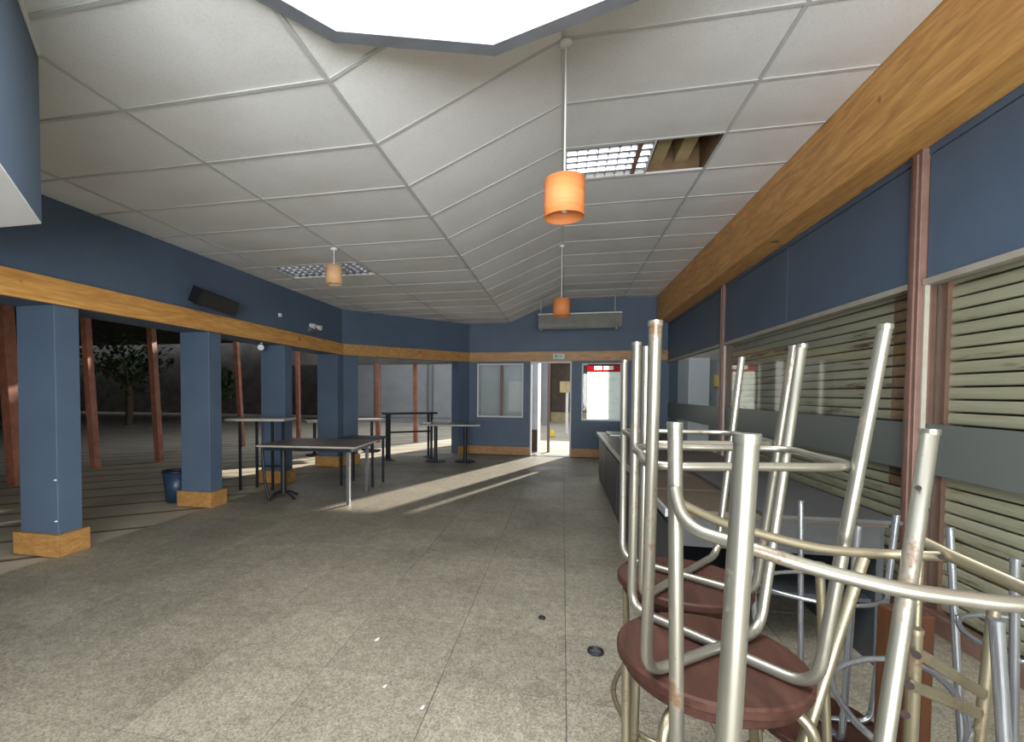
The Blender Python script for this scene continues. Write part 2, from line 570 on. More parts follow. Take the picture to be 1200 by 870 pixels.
# ---- walls
wl = struct('wall_left', MB().box((XL - 0.42, YR, ZB0), (XL, AY0 + 0.02, ZTOP)).box((XL - 0.42, YR, 0), (XL, 1.25, ZB0)), 'blue_paint')
a0, a1 = Vector((AX0, AY0, 0)), Vector((AX1, AY1, 0))
def slant(t0, t1, off0, off1, z0, z1):
    L = (a1 - a0).length
    p = [a0 + ADIR * (t0 * L) + ANRM * off0, a0 + ADIR * (t1 * L) + ANRM * off0, a0 + ADIR * (t1 * L) + ANRM * off1, a0 + ADIR * (t0 * L) + ANRM * off1]
    return MB().prism([(q.x, q.y) for q in p][::-1], z0, z1)
struct('wall_slanting', slant(0, 1, -0.3, 0, ZB0, ZTOP), 'blue_paint')
DX0, DX1 = -0.69, 0.18
we = MB()
we.box((AX1, YE, ZB0), (XR + 0.2, YE + 0.18, ZTOP))
we.box((AX1, YE, 0), (-1.86, YE + 0.18, ZB0)).box((-0.835, YE, 0), (DX0, YE + 0.18, ZB0)).box((-1.86, YE, 0), (-0.835, YE + 0.18, 0.81)).box((-1.86, YE, 1.995), (-0.835, YE + 0.18, ZB0))
we.box((DX1, YE, 0), (0.385, YE + 0.18, ZB0)).box((1.20, YE, 0), (XR + 0.2, YE + 0.18, ZB0)).box((0.385, YE, 0), (1.20, YE + 0.18, 0.77)).box((0.385, YE, 1.985), (1.20, YE + 0.18, ZB0))
struct('wall_end', we, 'blue_paint')
wr = MB()
wr.box((-4.4, YR - 0.2, 0), (XR + 0.2, YR, 0.35)).box((-4.4, YR - 0.2, 2.35), (XR + 0.2, YR, ZTOP)).box((-4.4, YR - 0.2, 0.35), (-1.15, YR, 2.35)).box((1.85, YR - 0.2, 0.35), (XR + 0.2, YR, 2.35))
struct('wall_rear', wr, 'blue_paint')
w9 = sempty('window_1', (0.35, YR - 0.1, 0.35))
obj('window_frame', MB().box((-1.15, YR - 0.12, 0.35), (1.85, YR - 0.04, 0.41)).box((-1.15, YR - 0.12, 2.29), (1.85, YR - 0.04, 2.35)).box((-1.15, YR - 0.12, 0.41), (-1.09, YR - 0.04, 2.29)).box((1.79, YR - 0.12, 0.41), (1.85, YR - 0.04, 2.29)).box((0.32, YR - 0.12, 0.41), (0.38, YR - 0.04, 2.29)), 'mullion_red', w9)
for x0, x1 in ((-1.09, 0.32), (0.38, 1.79)):
    obj('pane', MB().box((x0, YR - 0.085, 0.41), (x1, YR - 0.078, 2.29)), 'window_glass', w9)
# ---- timber beams (trims) and skirtings
struct('trim_1', MB().box((XL, 1.25, ZB0), (XL + 0.035, AY0 + 0.02, ZB1)), 'beam_wood', 0.004)
struct('trim_2', slant(0.0, 1.0, 0, 0.035, ZB0, ZB1), 'beam_wood_cross', 0.004)
struct('trim_3', MB().box((AX1 + 0.01, YE - 0.035, ZB0), (XR, YE, ZB1)), 'beam_wood_cross', 0.004)
struct('trim_4', MB().box((1.84, YR, 2.785), (XR - 0.005, YE - 0.04, ZHIGH + 0.03)), 'beam_wood', 0.006)
struct('baseboard_end', MB().box((AX1 + 0.01, YE - 0.03, 0), (DX0, YE, 0.18)).box((DX1, YE - 0.03, 0), (XR, YE, 0.18)), 'plinth_wood', 0.004)

# ---- dropped bulkhead at upper left
struct('wall_bulkhead', MB().prism([(-2.325, 1.71), (XL, 1.71), (XL, YR), (-1.45, YR), (-1.45, 0.835)], 2.102, ZLOW + 0.02), 'blue_paint')
struct('trim_5', MB().prism([(-2.315, 1.70), (XL, 1.70), (XL, YR), (-1.44, YR), (-1.44, 0.825)], 2.096, 2.102), 'white_paint')
tr = Vector((1, -1, 0)).normalized()
struct('trim_6', MB().tube([(-2.315, 1.70, ZLOW - 0.006), (-1.44, 0.825, ZLOW - 0.006)], 0.014, 6), 'white_paint')

# ---- suspended ceiling
ceil = sempty('ceiling', (0, 0, ZLOW))
struct('roof_slab', MB().box((XL - 0.5, YR - 0.2, ZTOP), (XR + 0.3, YE + 0.25, ZTOP + 0.15)), 'dark_wall').name = 'ceiling_slab'
XA, XB_, XV, XRR = -2.333, -1.133, -0.018, 1.182
Y0R = 2.140
rows = list(range(-7, 14))
lanes = [(XL, XA - 1.2, 0), (XA - 1.2, XA, 0), (XA, XB_, 0), (XB_, XV, 1), (XV, XRR, 2), (XRR, 1.84, 2)]
def zc(x):
    if x <= XB_: return ZLOW
    if x >= XV: return ZHIGH
    return ZLOW + (ZHIGH - ZLOW) * (x - XB_) / (XV - XB_)
def sag_tile(x0, x1, dy):
    m = MB()
    nx, ny = 4, 3
    z0, z1 = zc(x0 + 1e-6), zc(x1 - 1e-6)
    g = 0.004
    w = x1 - x0
    vs, fs = [], []
    for j in range(ny + 1):
        for i in range(nx + 1):
            u, v = i / nx, j / ny
            s = 16 * u * (1 - u) * v * (1 - v)
            vs.append((-w / 2 + g + (w - 2 * g) * u, -dy / 2 + g + (dy - 2 * g) * v, (z1 - z0) * (u - 0.5) + 0.004 - 0.007 * s))
    for j in range(ny):
        for i in range(nx):
            a = j * (nx + 1) + i
            fs.append((a, a + nx + 1, a + nx + 2, a + 1))
    m.add(vs, fs, True)
    o = len(vs)
    c = [0, nx, (nx + 1) * (ny + 1) - 1, (nx + 1) * ny]
    top = [(vs[k][0], vs[k][1], vs[k][2] + 0.014) for k in c]
    m.add([vs[k] for k in c] + top, [(4, 5, 6, 7), (0, 1, 5, 4), (1, 2, 6, 5), (2, 3, 7, 6), (3, 0, 4, 7)])
    return m.mesh('ceiling_tile', 'ceiling_tile')
lane_mesh = {}
for li, (x0, x1, k) in enumerate(lanes):
    for r in rows:
        y0, y1 = Y0R + 0.6 * r, min(Y0R + 0.6 * (r + 1), YE)
        if li == 4 and r == 3: continue                    # the opened bay beside the louvre light
        if li == 1 and r == 5: continue                    # the full louvre light
        cx, cy = (x0 + x1) / 2, (y0 + y1) / 2
        # cut by the slanting wall
        poly = [Vector((x0, y0, 0)), Vector((x1, y0, 0)), Vector((x1, y1, 0)), Vector((x0, y1, 0))]
        ds = [(p - a0).dot(ANRM) + 0.02 for p in poly]
        if max(ds) <= 0: continue
        if min(ds) < 0:
            out = []
            for i in range(4):
                p, q, dp, dq = poly[i], poly[(i + 1) % 4], ds[i], ds[(i + 1) % 4]
                if dp >= 0: out.append(p)
                if dp * dq < 0: out.append(p + (q - p) * (dp / (dp - dq)))
            z = zc(cx)
            m = MB()
            n = len(out)
            m.add([(p.x, p.y, zc(p.x) + 0.004) for p in out] + [(p.x, p.y, zc(p.x) + 0.018) for p in out],
                  [tuple(range(n - 1, -1, -1)), tuple(range(n, 2 * n))] + [(i, (i + 1) % n, n + (i + 1) % n, n + i) for i in range(n)])
            obj('ceiling_tile', m, 'ceiling_tile', ceil, (0, 0, 0))
            continue
        key = (li, round(y1 - y0, 3))
        if key not in lane_mesh: lane_mesh[key] = sag_tile(x0, x1, y1 - y0)
        zmid = (zc(x0 + 1e-6) + zc(x1 - 1e-6)) / 2
        o = share('ceiling_tile', lane_mesh[key], (cx, cy, zmid), ceil)
        if li == 4 and r in (4, 5, 6):                     # loose panels that hang a little crooked
            o.rotation_euler = (math.radians((-0.6, 0.5, 0.35)[r - 4]), 0, 0)
def runner(x, ya, yb):
    z = zc(x)
    obj('runner', MB().box((x - 0.012, ya, z - 0.004), (x + 0.012, yb, z + 0.002)).box((x - 0.002, ya, z + 0.002), (x + 0.002, yb, z + 0.03)), 'tee_metal', ceil)
for x in (XA - 1.2, XA, XB_, XV, XRR):
    t = (x - a0.x) / ADIR.x
    yb = min(YE, a0.y + ADIR.y * t) if x < AX1 else YE
    runner(x, YR, yb)
for li, (x0, x1, k) in enumerate(lanes):
    for r in rows:
        y = Y0R + 0.6 * r
        xs = x0
        if y > AY0:
            xs = max(x0, a0.x + ADIR.x * (y - a0.y) / ADIR.y)
        if xs >= x1 - 0.02: continue
        za, zb = zc(xs + 1e-6), zc(x1 - 1e-6)
        m = MB()
        h = 0.011
        a, b = xs + 0.012, x1 - 0.012
        m.add([(a, y - h, za - 0.004), (b, y - h, zb - 0.004), (b, y + h, zb - 0.004), (a, y + h, za - 0.004),
               (a, y - h, za + 0.002), (b, y - h, zb + 0.002), (b, y + h, zb + 0.002), (a, y + h, za + 0.002)],
              [(0, 3, 2, 1), (4, 5, 6, 7), (0, 1, 5, 4), (1, 2, 6, 5), (2, 3, 7, 6), (3, 0, 4, 7)])
        obj('cross_tee', m, 'tee_metal', ceil)
# brown void above the opened bay
void = MB()
void.box((XV, 3.86, 3.62), (XRR, 4.62, 3.64)).box((XV, 3.86, ZHIGH + 0.02), (XRR, 3.88, 3.62)).box((XV, 4.60, ZHIGH + 0.02), (XRR, 4.62, 3.62)).box((XRR - 0.02, 3.88, ZHIGH + 0.02), (XRR, 4.60, 3.62)).box((XV, 3.88, ZHIGH + 0.02), (XV + 0.02, 4.60, 3.62))
obj('void_lining', void, 'plenum_brown', ceil)
for x in (0.80, 1.00):
    obj('joist', MB().box((x - 0.055, 3.885, 3.42), (x + 0.055, 4.595, 3.615)), 'joist_cream', ceil)

# ---- ten-sided roof light
sky = sempty('window_2', (-0.30, 0.98, 2.80))
ang0 = math.radians(90 + 18.5)
def deca(rad): return [(-0.30 + rad * math.cos(ang0 + math.radians(18 + 36 * k)), 0.98 + rad * math.sin(ang0 + math.radians(18 + 36 * k))) for k in range(10)]
ro, ri = deca(1.135), deca(1.065)
for k in range(10):
    q = (k + 1) % 10
    obj('frame_bar', MB().prism([ri[k], ro[k], ro[q], ri[q]][::-1] if False else [ro[k], ro[q], ri[q], ri[k]], 2.835, 2.885), 'grey_frame', sky)
    obj('side_panel', MB().prism([ro[k], ro[q], ri[q], ri[k]], 2.885, 3.36), 'white_paint', sky)
dm = MB()
dm.prism(deca(1.096), 2.874, 2.880)
obj('diffuser', dm, 'skylight_diffuser', sky)

# ---- columns with timber plinths
def column(y0, label, w=0.39, d=0.20, x1=XL - 0.005):
    t = thing('column', label, 'column', (x1 - w / 2, y0 + d / 2, 0), 'blue columns along the open side')
    obj('shaft', MB().box((x1 - w, y0, 0.0), (x1, y0 + d, ZB0)), 'blue_paint', t, None, 0.006)
    obj('plinth', MB().box((x1 - w - 0.035, y0 - 0.035, 0), (x1 + 0.035, y0 + d + 0.035, 0.18)), 'plinth_wood', t, None, 0.003)
    return t
c1 = column(3.00, 'blue square column with timber plinth and two white screw caps, nearest the bulkhead end of the beam')
for z in (0.62, 0.285):
    obj('screw_cap', MB().lathe((XL - 0.02, 2.997, z), [(0.0005, -0.008), (0.012, -0.004), (0.012, 0.004), (0.0005, 0.008)], 10), 'white_plastic', c1)
column(4.68, 'blue square column on timber plinth with a dark blue bin behind it')
column(6.18, 'blue square column on timber plinth standing behind the bar table')
t = thing('column', 'wide blue corner column where the side beam meets the slanting wall', 'column', (XL - 0.2, 8.05, 0), 'blue columns along the open side')
obj('shaft', MB().prism([(XL - 0.40, 7.83), (XL, 7.83), (XL + 0.02, 8.02), (XL + 0.21, 8.235), (XL - 0.05, 8.46), (XL - 0.40, 8.3)], 0, ZB0), 'blue_paint', t)
obj('plinth', MB().prism([(XL - 0.43, 7.795), (XL + 0.03, 7.795), (XL + 0.055, 8.0), (XL + 0.255, 8.235), (XL - 0.05, 8.50), (XL - 0.43, 8.33)], 0, 0.18), 'plinth_wood', t)
p = a1 - ADIR * 0.30
q = p - ANRM * 0.25
t = thing('column', 'blue pillar in the far corner between the slanting opening and the end window', 'column', (p.x, p.y, 0), 'blue columns along the open side')
obj('shaft', MB().prism([(p.x, p.y), (a1.x, a1.y - 0.001), (a1.x - 0.001, a1.y + 0.18), (q.x, q.y)], 0, ZB0), 'blue_paint', t)
pp = p + ANRM * 0.03 - ADIR * 0.03
obj('plinth', MB().prism([(pp.x, pp.y), (a1.x + 0.02, a1.y - 0.035), (a1.x - 0.001, a1.y - 0.002), (p.x - 0.01, p.y + 0.02)], 0, 0.18), 'plinth_wood', t)

# ---- end wall windows and doorway
def end_window(name, x0, x1, z0, z1, bars):
    w = sempty(name, ((x0 + x1) / 2, YE + 0.1, z0))
    f = 0.035
    obj('window_frame', MB().box((x0, YE + 0.05, z0), (x1, YE + 0.11, z0 + f)).box((x0, YE + 0.05, z1 - f), (x1, YE + 0.11, z1)).box((x0, YE + 0.05, z0 + f), (x0 + f, YE + 0.11, z1 - f)).box((x1 - f, YE + 0.05, z0 + f), (x1, YE + 0.11, z1 - f)), 'white_paint', w)
    for b in bars: obj('mullion', MB().box((b - 0.03, YE + 0.05, z0 + f), (b + 0.03, YE + 0.11, z1 - f)), 'mullion_red', w)
    e = [x0 + f] + [v for b in bars for v in (b - 0.03, b + 0.03)] + [x1 - f]
    for i in range(0, len(e), 2):
        obj('pane', MB().box((e[i], YE + 0.077, z0 + f), (e[i + 1], YE + 0.083, z1 - f)), 'window_glass', w)
    return w
end_window('window_3', -1.86, -0.835, 0.81, 1.995, [-1.32])
end_window('window_4', 0.385, 1.20, 0.77, 1.985, [])
d1 = sempty('door_1', ((DX0 + DX1) / 2, YE + 0.1, 0))
obj('door_frame', MB().box((DX0, YE + 0.02, 0), (DX0 + 0.03, YE + 0.16, 2.03)).box((DX1 - 0.03, YE + 0.02, 0), (DX1, YE + 0.16, 2.03)).box((DX0 + 0.03, YE + 0.02, 2.0), (DX1 - 0.03, YE + 0.16, 2.03)), 'white_paint', d1)
obj('threshold', MB().box((DX0, YE - 0.02, -0.003), (DX1, YE + 0.2, 0.006)), 'counter_edge', d1)

ps = thing('poster', 'large white poster with red header hung inside the end window', 'poster', (0.83, YE + 0.055, 0.80))
obj('sheet', MB().box((0.505, YE + 0.052, 0.80), (1.165, YE + 0.055, 1.80)), 'poster_paper', ps)
hy0, hy1 = YE + 0.050, YE + 0.055
hd = obj('header', MB().box((0.505, hy0, 1.80), (1.165, hy1, 1.845)).box((0.505, hy0, 1.925), (1.165, hy1, 1.965)).box((0.505, hy0, 1.845), (0.64, hy1, 1.925)).box((0.80, hy0, 1.845), (0.83, hy1, 1.925)).box((1.03, hy0, 1.845), (1.165, hy1, 1.925)), 'poster_red', ps)
for x0, x1 in ((0.64, 0.80), (0.83, 1.03)):
    obj('lettering', MB().box((x0, hy0 + 0.001, 1.845), (x1, hy1 - 0.001, 1.925)), 'poster_paper', hd)
es = thing('exit_sign', 'small green and white exit sign box above the end doorway', 'sign', (-0.09, YE - 0.06, 2.07))
obj('housing', MB().box((-0.21, YE - 0.075, 2.075), (0.03, YE - 0.036, 2.185)), 'white_plastic', es, None, 0.006)
obj('green_panel', MB().box((-0.20, YE - 0.079, 2.085), (0.02, YE - 0.075, 2.175)), 'sign_pale', es)
obj('arrow', MB().prism([(-0.12, 0), (-0.06, 0), (-0.06, 0.02)], 0, 0.001).box((-0.165, YE - 0.081, 2.105), (-0.115, YE - 0.079, 2.155)).box((-0.10, YE - 0.081, 2.12), (-0.02, YE - 0.079, 2.14)) if False else MB().box((-0.175, YE - 0.081, 2.10), (-0.12, YE - 0.079, 2.16)).box((-0.10, YE - 0.081, 2.117), (-0.01, YE - 0.079, 2.143)), 'sign_green', es)

# ---- right side: blue fascia panels, mullions, glazing with frosted band
wrt = sempty('wall_right', (XR, 4, 0))
PY = [(YR, 3.285), (3.385, 5.05), (5.056, 6.80), (6.89, 8.5), (8.506, YE)]
for ya, yb in PY:
    obj('panel', MB().box((XR, ya, 2.02), (XR + 0.06, yb, 2.735)), 'blue_paint', wrt, None, 0.003)
obj('fascia_strip', MB().box((XR - 0.004, YR, 2.742), (XR + 0.06, YE, 2.80)), 'blue_paint', wrt)
obj('upper_infill', MB().box((XR + 0.005, YR, 2.795), (XR + 0.06, YE, ZTOP)), 'blue_paint', wrt)
obj('low_upstand', MB().box((XR, YR, 0), (XR + 0.06, YE, 0.10)), 'mullion_red', wrt)
for nm, ya, yb in (('window_5', YR, 3.285), ('window_6', 3.385, 6.80), ('window_7', 6.89, YE)):
    w = sempty(nm, (XR + 0.03, (ya + yb) / 2, 0.1))
    obj('head_rail', MB().box((XR - 0.02, ya, 1.985), (XR + 0.06, yb, 2.02)), 'rail_beige', w)
    obj('pane', MB().box((XR + 0.028, ya, 0.10), (XR + 0.034, yb, 1.985)), 'window_glass', w)
    obj('frosted_band', MB().box((XR + 0.020, ya, 0.885), (XR + 0.0265, yb, 1.175)), 'frosted_film', w)
for nm, y in (('trim_7', 3.335), ('trim_8', 6.845)):
    t = sempty(nm, (XR, y, 0))
    obj('post', MB().box((XR - 0.035, y - 0.042, 0), (XR + 0.06, y + 0.05, 2.785)), 'mullion_red', t, None, 0.004)
    obj('cover_strip', MB().box((XR - 0.045, y - 0.014, 0.02), (XR - 0.035, y + 0.014, 2.76)), 'mullion_red', t)
    obj('guide_rail', MB().box((XR - 0.012, y - 0.060, 0.1), (XR + 0.012, y - 0.044, 1.985)), 'rail_beige', t)
    obj('jamb', MB().box((XR + 0.062, y - 0.118, 0.0), (XR + 0.11, y - 0.05, 2.05)).box((XR + 0.062, y - 0.05, 0.0), (XR + 0.20, y + 0.058, 2.05)), 'mullion_red', t)
# roller shutters outside the glass
def slat_mesh(ya, yb, mat, pitch=0.061):
    m = MB()
    pr = [(0.012, 0.0), (0.0, 0.0), (-0.005, 0.006), (-0.0075, pitch * 0.45), (-0.005, pitch - 0.006), (0.0, pitch), (0.012, pitch)]
    n = len(pr)
    vs = [(x, ya, z) for x, z in pr] + [(x, yb, z) for x, z in pr]
    fs = [(i, i + n, (i + 1) % n + n, (i + 1) % n) for i in range(n)] + [tuple(range(n)), tuple(range(2 * n - 1, n - 1, -1))]
    m.add(vs, fs)
    return m.mesh('slat', mat)
for ya, yb, lab in ((YR + 0.1, 3.22, 'rusty greenish roller shutter in the glazing bay next to the beam-end post'),
                    (3.40, 6.74, 'greenish roller shutter between the two brown posts with reddish brown end')):
    t = thing('roller_shutter', lab, 'shutter', (XR + 0.09, (ya + yb) / 2, 0.1))
    main = slat_mesh(ya if ya < 0 else ya + 0.30, yb, 'shutter_slat')
    end = slat_mesh(ya, ya + 0.298, 'slat_reddish') if ya > 0 else None
    for k in range(27):
        z = 0.10 + 0.072 * k
        share('slat', main, (XR + 0.09, 0, z), t)
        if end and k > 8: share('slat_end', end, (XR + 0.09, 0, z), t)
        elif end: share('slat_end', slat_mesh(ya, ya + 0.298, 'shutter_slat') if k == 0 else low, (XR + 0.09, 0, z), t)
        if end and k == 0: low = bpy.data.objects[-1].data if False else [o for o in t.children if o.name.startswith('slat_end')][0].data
    obj('shutter_box', MB().box((XR + 0.085, ya, 2.05), (XR + 0.36, yb, 2.32)), 'rail_beige', t)

# ================================================================== FITTINGS
# pendant lamps
def pendant(x, y, zceil, z1, z0, r, label, mat='orange_shade'):
    t = thing('pendant_lamp', label, 'pendant lamp', (x, y, zceil))
    obj('ceiling_rose', MB().lathe((x, y, zceil - 0.034), [(0.0005, 0.0), (0.022, 0.002), (0.036, 0.014), (0.038, 0.030), (0.0005, 0.031)], 18), 'white_plastic', t)
    obj('cord', MB().tube([(x, y, zceil - 0.03), (x, y, z1 - 0.04)], 0.0055, 8), 'white_plastic', t)
    s = MB()
    s.lathe((x, y, 0), [(r - 0.003, z1), (r, z1), (r, z0), (r - 0.003, z0), (r - 0.003, z1)], 40)
    sh = obj('lamp_shade', s, mat, t)
    for a in range(3):
        an = a * 2.094
        obj('spoke', MB().tube([(x, y, z1 - 0.045), (x + (r - 0.002) * math.cos(an), y + (r - 0.002) * math.sin(an), z1 - 0.01)], 0.002, 5), 'white_plastic', sh)
    obj('lamp_holder', MB().lathe((x, y, 0), [(0.0005, z1 - 0.035), (0.017, z1 - 0.038), (0.02, z1 - 0.095), (0.0005, z1 - 0.096)], 14), 'white_plastic', t)
    obj('bulb', MB().lathe((x, y, 0), [(0.013, z1 - 0.096), (0.016, z1 - 0.11), (0.028, z1 - 0.14), (0.026, z1 - 0.165), (0.012, z1 - 0.182), (0.0005, z1 - 0.186)], 14), 'white_plastic', t)
pendant(-0.005, 2.75, ZHIGH - 0.004, 2.545, 2.335, 0.112, 'orange drum pendant lamp on a long white cord, beside the louvred light')
pendant(-0.03, 6.44, ZHIGH - 0.004, 2.60, 2.375, 0.112, 'orange drum pendant lamp hanging in front of the long strip heater')
pendant(-2.36, 4.58, ZLOW - 0.004, 2.665, 2.475, 0.085, 'small peach drum pendant lamp on a short cord at the low ceiling', 'peach_shade')

# louvre lights
def louvre(x0, x1, y0, y1, z, label, nx, ny, tilt=0.0):
    t = thing('ceiling_light', label, 'ceiling light', ((x0 + x1) / 2, (y0 + y1) / 2, z))
    e = 0.018
    obj('housing', MB().box((x0 + 0.01, y0 + 0.01, z + 0.06), (x1 - 0.01, y1 - 0.01, z + 0.10)), 'louvre_metal', t)
    obj('frame', MB().box((x0 + 0.004, y0 + 0.004, z), (x1 - 0.004, y0 + e, z + 0.06)).box((x0 + 0.004, y1 - e, z), (x1 - 0.004, y1 - 0.004, z + 0.06)).box((x0 + 0.004, y0 + e, z), (x0 + e, y1 - e, z + 0.06)).box((x1 - e, y0 + e, z), (x1 - 0.004, y1 - e, z + 0.06)), 'white_plastic', t)
    for i in range(1, nx):
        x = x0 + e + (x1 - x0 - 2 * e) * i / nx
        obj('louvre_blade', MB().box((x - 0.003, y0 + e, z + 0.004), (x + 0.003, y1 - e, z + 0.045)), 'louvre_metal', t)
    for i in range(1, ny):
        y = y0 + e + (y1 - y0 - 2 * e) * i / ny
        obj('louvre_rib', MB().add([(x0 + e, y - 0.004, z + 0.004), (x1 - e, y - 0.004, z + 0.004), (x1 - e, y + 0.004, z + 0.004), (x0 + e, y + 0.004, z + 0.004), (x0 + e, y - 0.02, z + 0.05), (x1 - e, y - 0.02, z + 0.05), (x1 - e, y + 0.02, z + 0.05), (x0 + e, y + 0.02, z + 0.05)],
            [(0, 3, 2, 1), (4, 5, 6, 7), (0, 1, 5, 4), (1, 2, 6, 5), (2, 3, 7, 6), (3, 0, 4, 7)]), 'louvre_metal', t)
    for i in range(2):
        y = y0 + (y1 - y0) * (0.3 + 0.4 * i)
        obj('tube_lamp', MB().tube([(x0 + 0.03, y, z + 0.052), (x1 - 0.03, y, z + 0.052)], 0.007, 8), 'white_plastic', t)
    return t
lt = louvre(XV + 0.012, 0.70, 3.952, 4.528, ZHIGH - 0.002, 'mirrored louvre ceiling light beside the open brown ceiling void', 8, 5)
obj('end_tray', MB().box((0.565, 3.975, ZHIGH - 0.001), (0.60, 4.505, ZHIGH + 0.002)), 'mullion_red', lt)
louvre(XA - 1.188, XA - 0.012, 5.152, 5.728, ZLOW - 0.002, 'full length louvre ceiling light behind the peach pendant lamp', 12, 5)

# strip heater at the far end
ht = thing('strip_heater', 'long metal strip heater hung on rods before the end wall', 'heater', (0.29, 9.3, 2.58))
hm = MB()
prof = [(9.18, 2.87), (9.30, 2.90), (9.42, 2.87), (9.46, 2.66), (9.40, 2.60), (9.14, 2.60), (9.11, 2.66)]
n = len(prof)
hm.add([(-0.47, y, z) for y, z in prof] + [(1.05, y, z) for y, z in prof], [(i, (i + 1) % n, n + (i + 1) % n, n + i) for i in range(n)] + [tuple(range(n - 1, -1, -1)), tuple(range(n, 2 * n))])
obj('casing', hm, 'heater_metal', ht)
obj('top_cap', MB().box((-0.48, 9.16, 2.845), (1.06, 9.44, 2.865)), 'counter_edge', ht)
for x in (-0.43, 0.94):
    obj('rod', MB().tube([(x, 9.3, 2.88), (x, 9.3, ZHIGH if x > 0 else zc(x))], 0.011, 8), 'counter_edge', ht)
for x in (-0.42, 0.97):
    obj('end_foot', MB().lathe((x, 9.26, 2.555), [(0.0005, 0), (0.02, 0.002), (0.024, 0.03), (0.012, 0.05)], 12), 'heater_metal', ht)

# speaker on the left wall
sp = thing('loudspeaker', 'black wedge loudspeaker tilted down on the wall above the side beam', 'speaker', (XL + 0.1, 4.57, 2.25))
M = Matrix.Translation((XL + 0.17, 4.55, 2.345)) @ Matrix.Rotation(math.radians(22), 4, 'Y') @ Matrix.Rotation(math.radians(-4), 4, 'X')
def tr_box(a, b, taper=1.0):
    vs = []
    for z in (a[2], b[2]):
        for x, y in ((a[0], a[1]), (b[0], a[1]), (b[0], b[1]), (a[0], b[1])):
            k = taper if x == a[0] else 1.0
            vs.append(M @ Vector((x, y * k, z)))
    return MB().add(vs, [(0, 3, 2, 1), (4, 5, 6, 7), (0, 1, 5, 4), (1, 2, 6, 5), (2, 3, 7, 6), (3, 0, 4, 7)])
obj('cabinet', tr_box((-0.10, -0.30, -0.085), (0.09, 0.30, 0.085), 0.78), 'black_plastic', sp, None, 0.008)
obj('grille', tr_box((0.091, -0.285, -0.072), (0.099, 0.285, 0.072)), 'black_plastic', sp)
obj('bracket', MB().box((XL, 4.45, 2.30), (XL + 0.09, 4.65, 2.34)), 'dark_metal', sp)
tag(obj('wall_sensor', MB().box((XL, 6.02, 2.41), (XL + 0.035, 6.07, 2.465)), 'white_plastic', None, None, 0.008), 'small white sensor on the blue wall past the speaker', 'sensor')
em = thing('emergency_light', 'twin-head emergency light resting on the side beam near the slanting wall', 'light fixture', (XL + 0.04, 6.93, 2.3))
obj('body', MB().box((XL, 6.80, 2.30), (XL + 0.06, 7.08, 2.37)), 'grey_metal', em, None, 0.006)
for y in (6.84, 7.04):
    obj('lamp_head', MB().tube([(XL + 0.03, y, 2.41), (XL + 0.11, y, 2.385)], [0.032, 0.042], 14), 'white_plastic', em)
tag(obj('spot_lamp', MB().tube([(-4.12, 5.86, 2.03), (-4.12, 5.84, 1.985)], 0.012, 8).tube([(-4.08, 5.78, 1.955), (-4.14, 5.88, 2.0)], [0.042, 0.03], 12), 'white_plastic'), 'little white spot lamp under the beam beside the bar table column', 'lamp')

# ---- counter along the glazing
ct = thing('serving_counter', 'long dark serving counter with pale edged top running along the glazing', 'counter', (1.05, 5.2, 0))
CX0, CX1, CY0, CY1, CZ = 0.58, 1.55, 2.66, 7.72, 0.70
obj('front_panel', MB().box((CX0, CY0 + 0.02, 0.0), (CX0 + 0.03, CY1, CZ)), 'counter_dark', ct)
obj('back_panel', MB().box((CX1 - 0.03, CY0 + 0.02, 0.0), (CX1, CY1, CZ)), 'counter_dark', ct)
obj('far_panel', MB().box((CX0 + 0.03, CY1 - 0.03, 0.0), (CX1 - 0.03, CY1, CZ)), 'counter_dark', ct)
obj('inner_shelf', MB().box((CX0 + 0.03, CY0 + 0.05, 0.30), (CX1 - 0.03, CY1 - 0.03, 0.32)), 'counter_dark', ct)
obj('apron', MB().box((CX0 + 0.03, CY0, CZ - 0.16), (CX1 - 0.03, CY0 + 0.02, CZ)), 'slate_sheet', ct)
for k in range(9):
    y0 = CY0 - 0.02 + (CY1 + 0.06 - CY0) * k / 9
    y1 = CY0 - 0.02 + (CY1 + 0.06 - CY0) * (k + 1) / 9
    obj('top_plank', MB().box((CX0 - 0.03, y0 + 0.004, CZ), (CX1, y1 - 0.004, CZ + 0.035)), 'counter_wood', ct, None, 0.003)
obj('edge_strip', MB().box((CX0 - 0.045, CY0 - 0.02, CZ - 0.005), (CX0 - 0.03, CY1 + 0.04, CZ + 0.036)), 'counter_edge', ct)
for k in range(4):
    y0 = CY0 + 0.02 + (CY1 - CY0) * k / 4
    obj('door_panel', MB().box((CX0 - 0.012, y0 + 0.015, 0.08), (CX0, y0 + (CY1 - CY0) / 4 - 0.03, CZ - 0.07)), 'counter_dark', ct, None, 0.003)
tag(obj('slate_sheet', MB().box((0.98, 2.55, CZ + 0.036), (1.55, 4.3, CZ + 0.056)), 'slate_sheet', None, None, 0.003), 'dark grey sheet lying on the counter next to the shutter', 'board')
tag(obj('metal_tray', MB().box((0.66, 7.02, CZ + 0.036), (1.2, 7.62, CZ + 0.06)), 'counter_edge', None, None, 0.006), 'flat pale metal tray on the far end of the counter', 'tray')

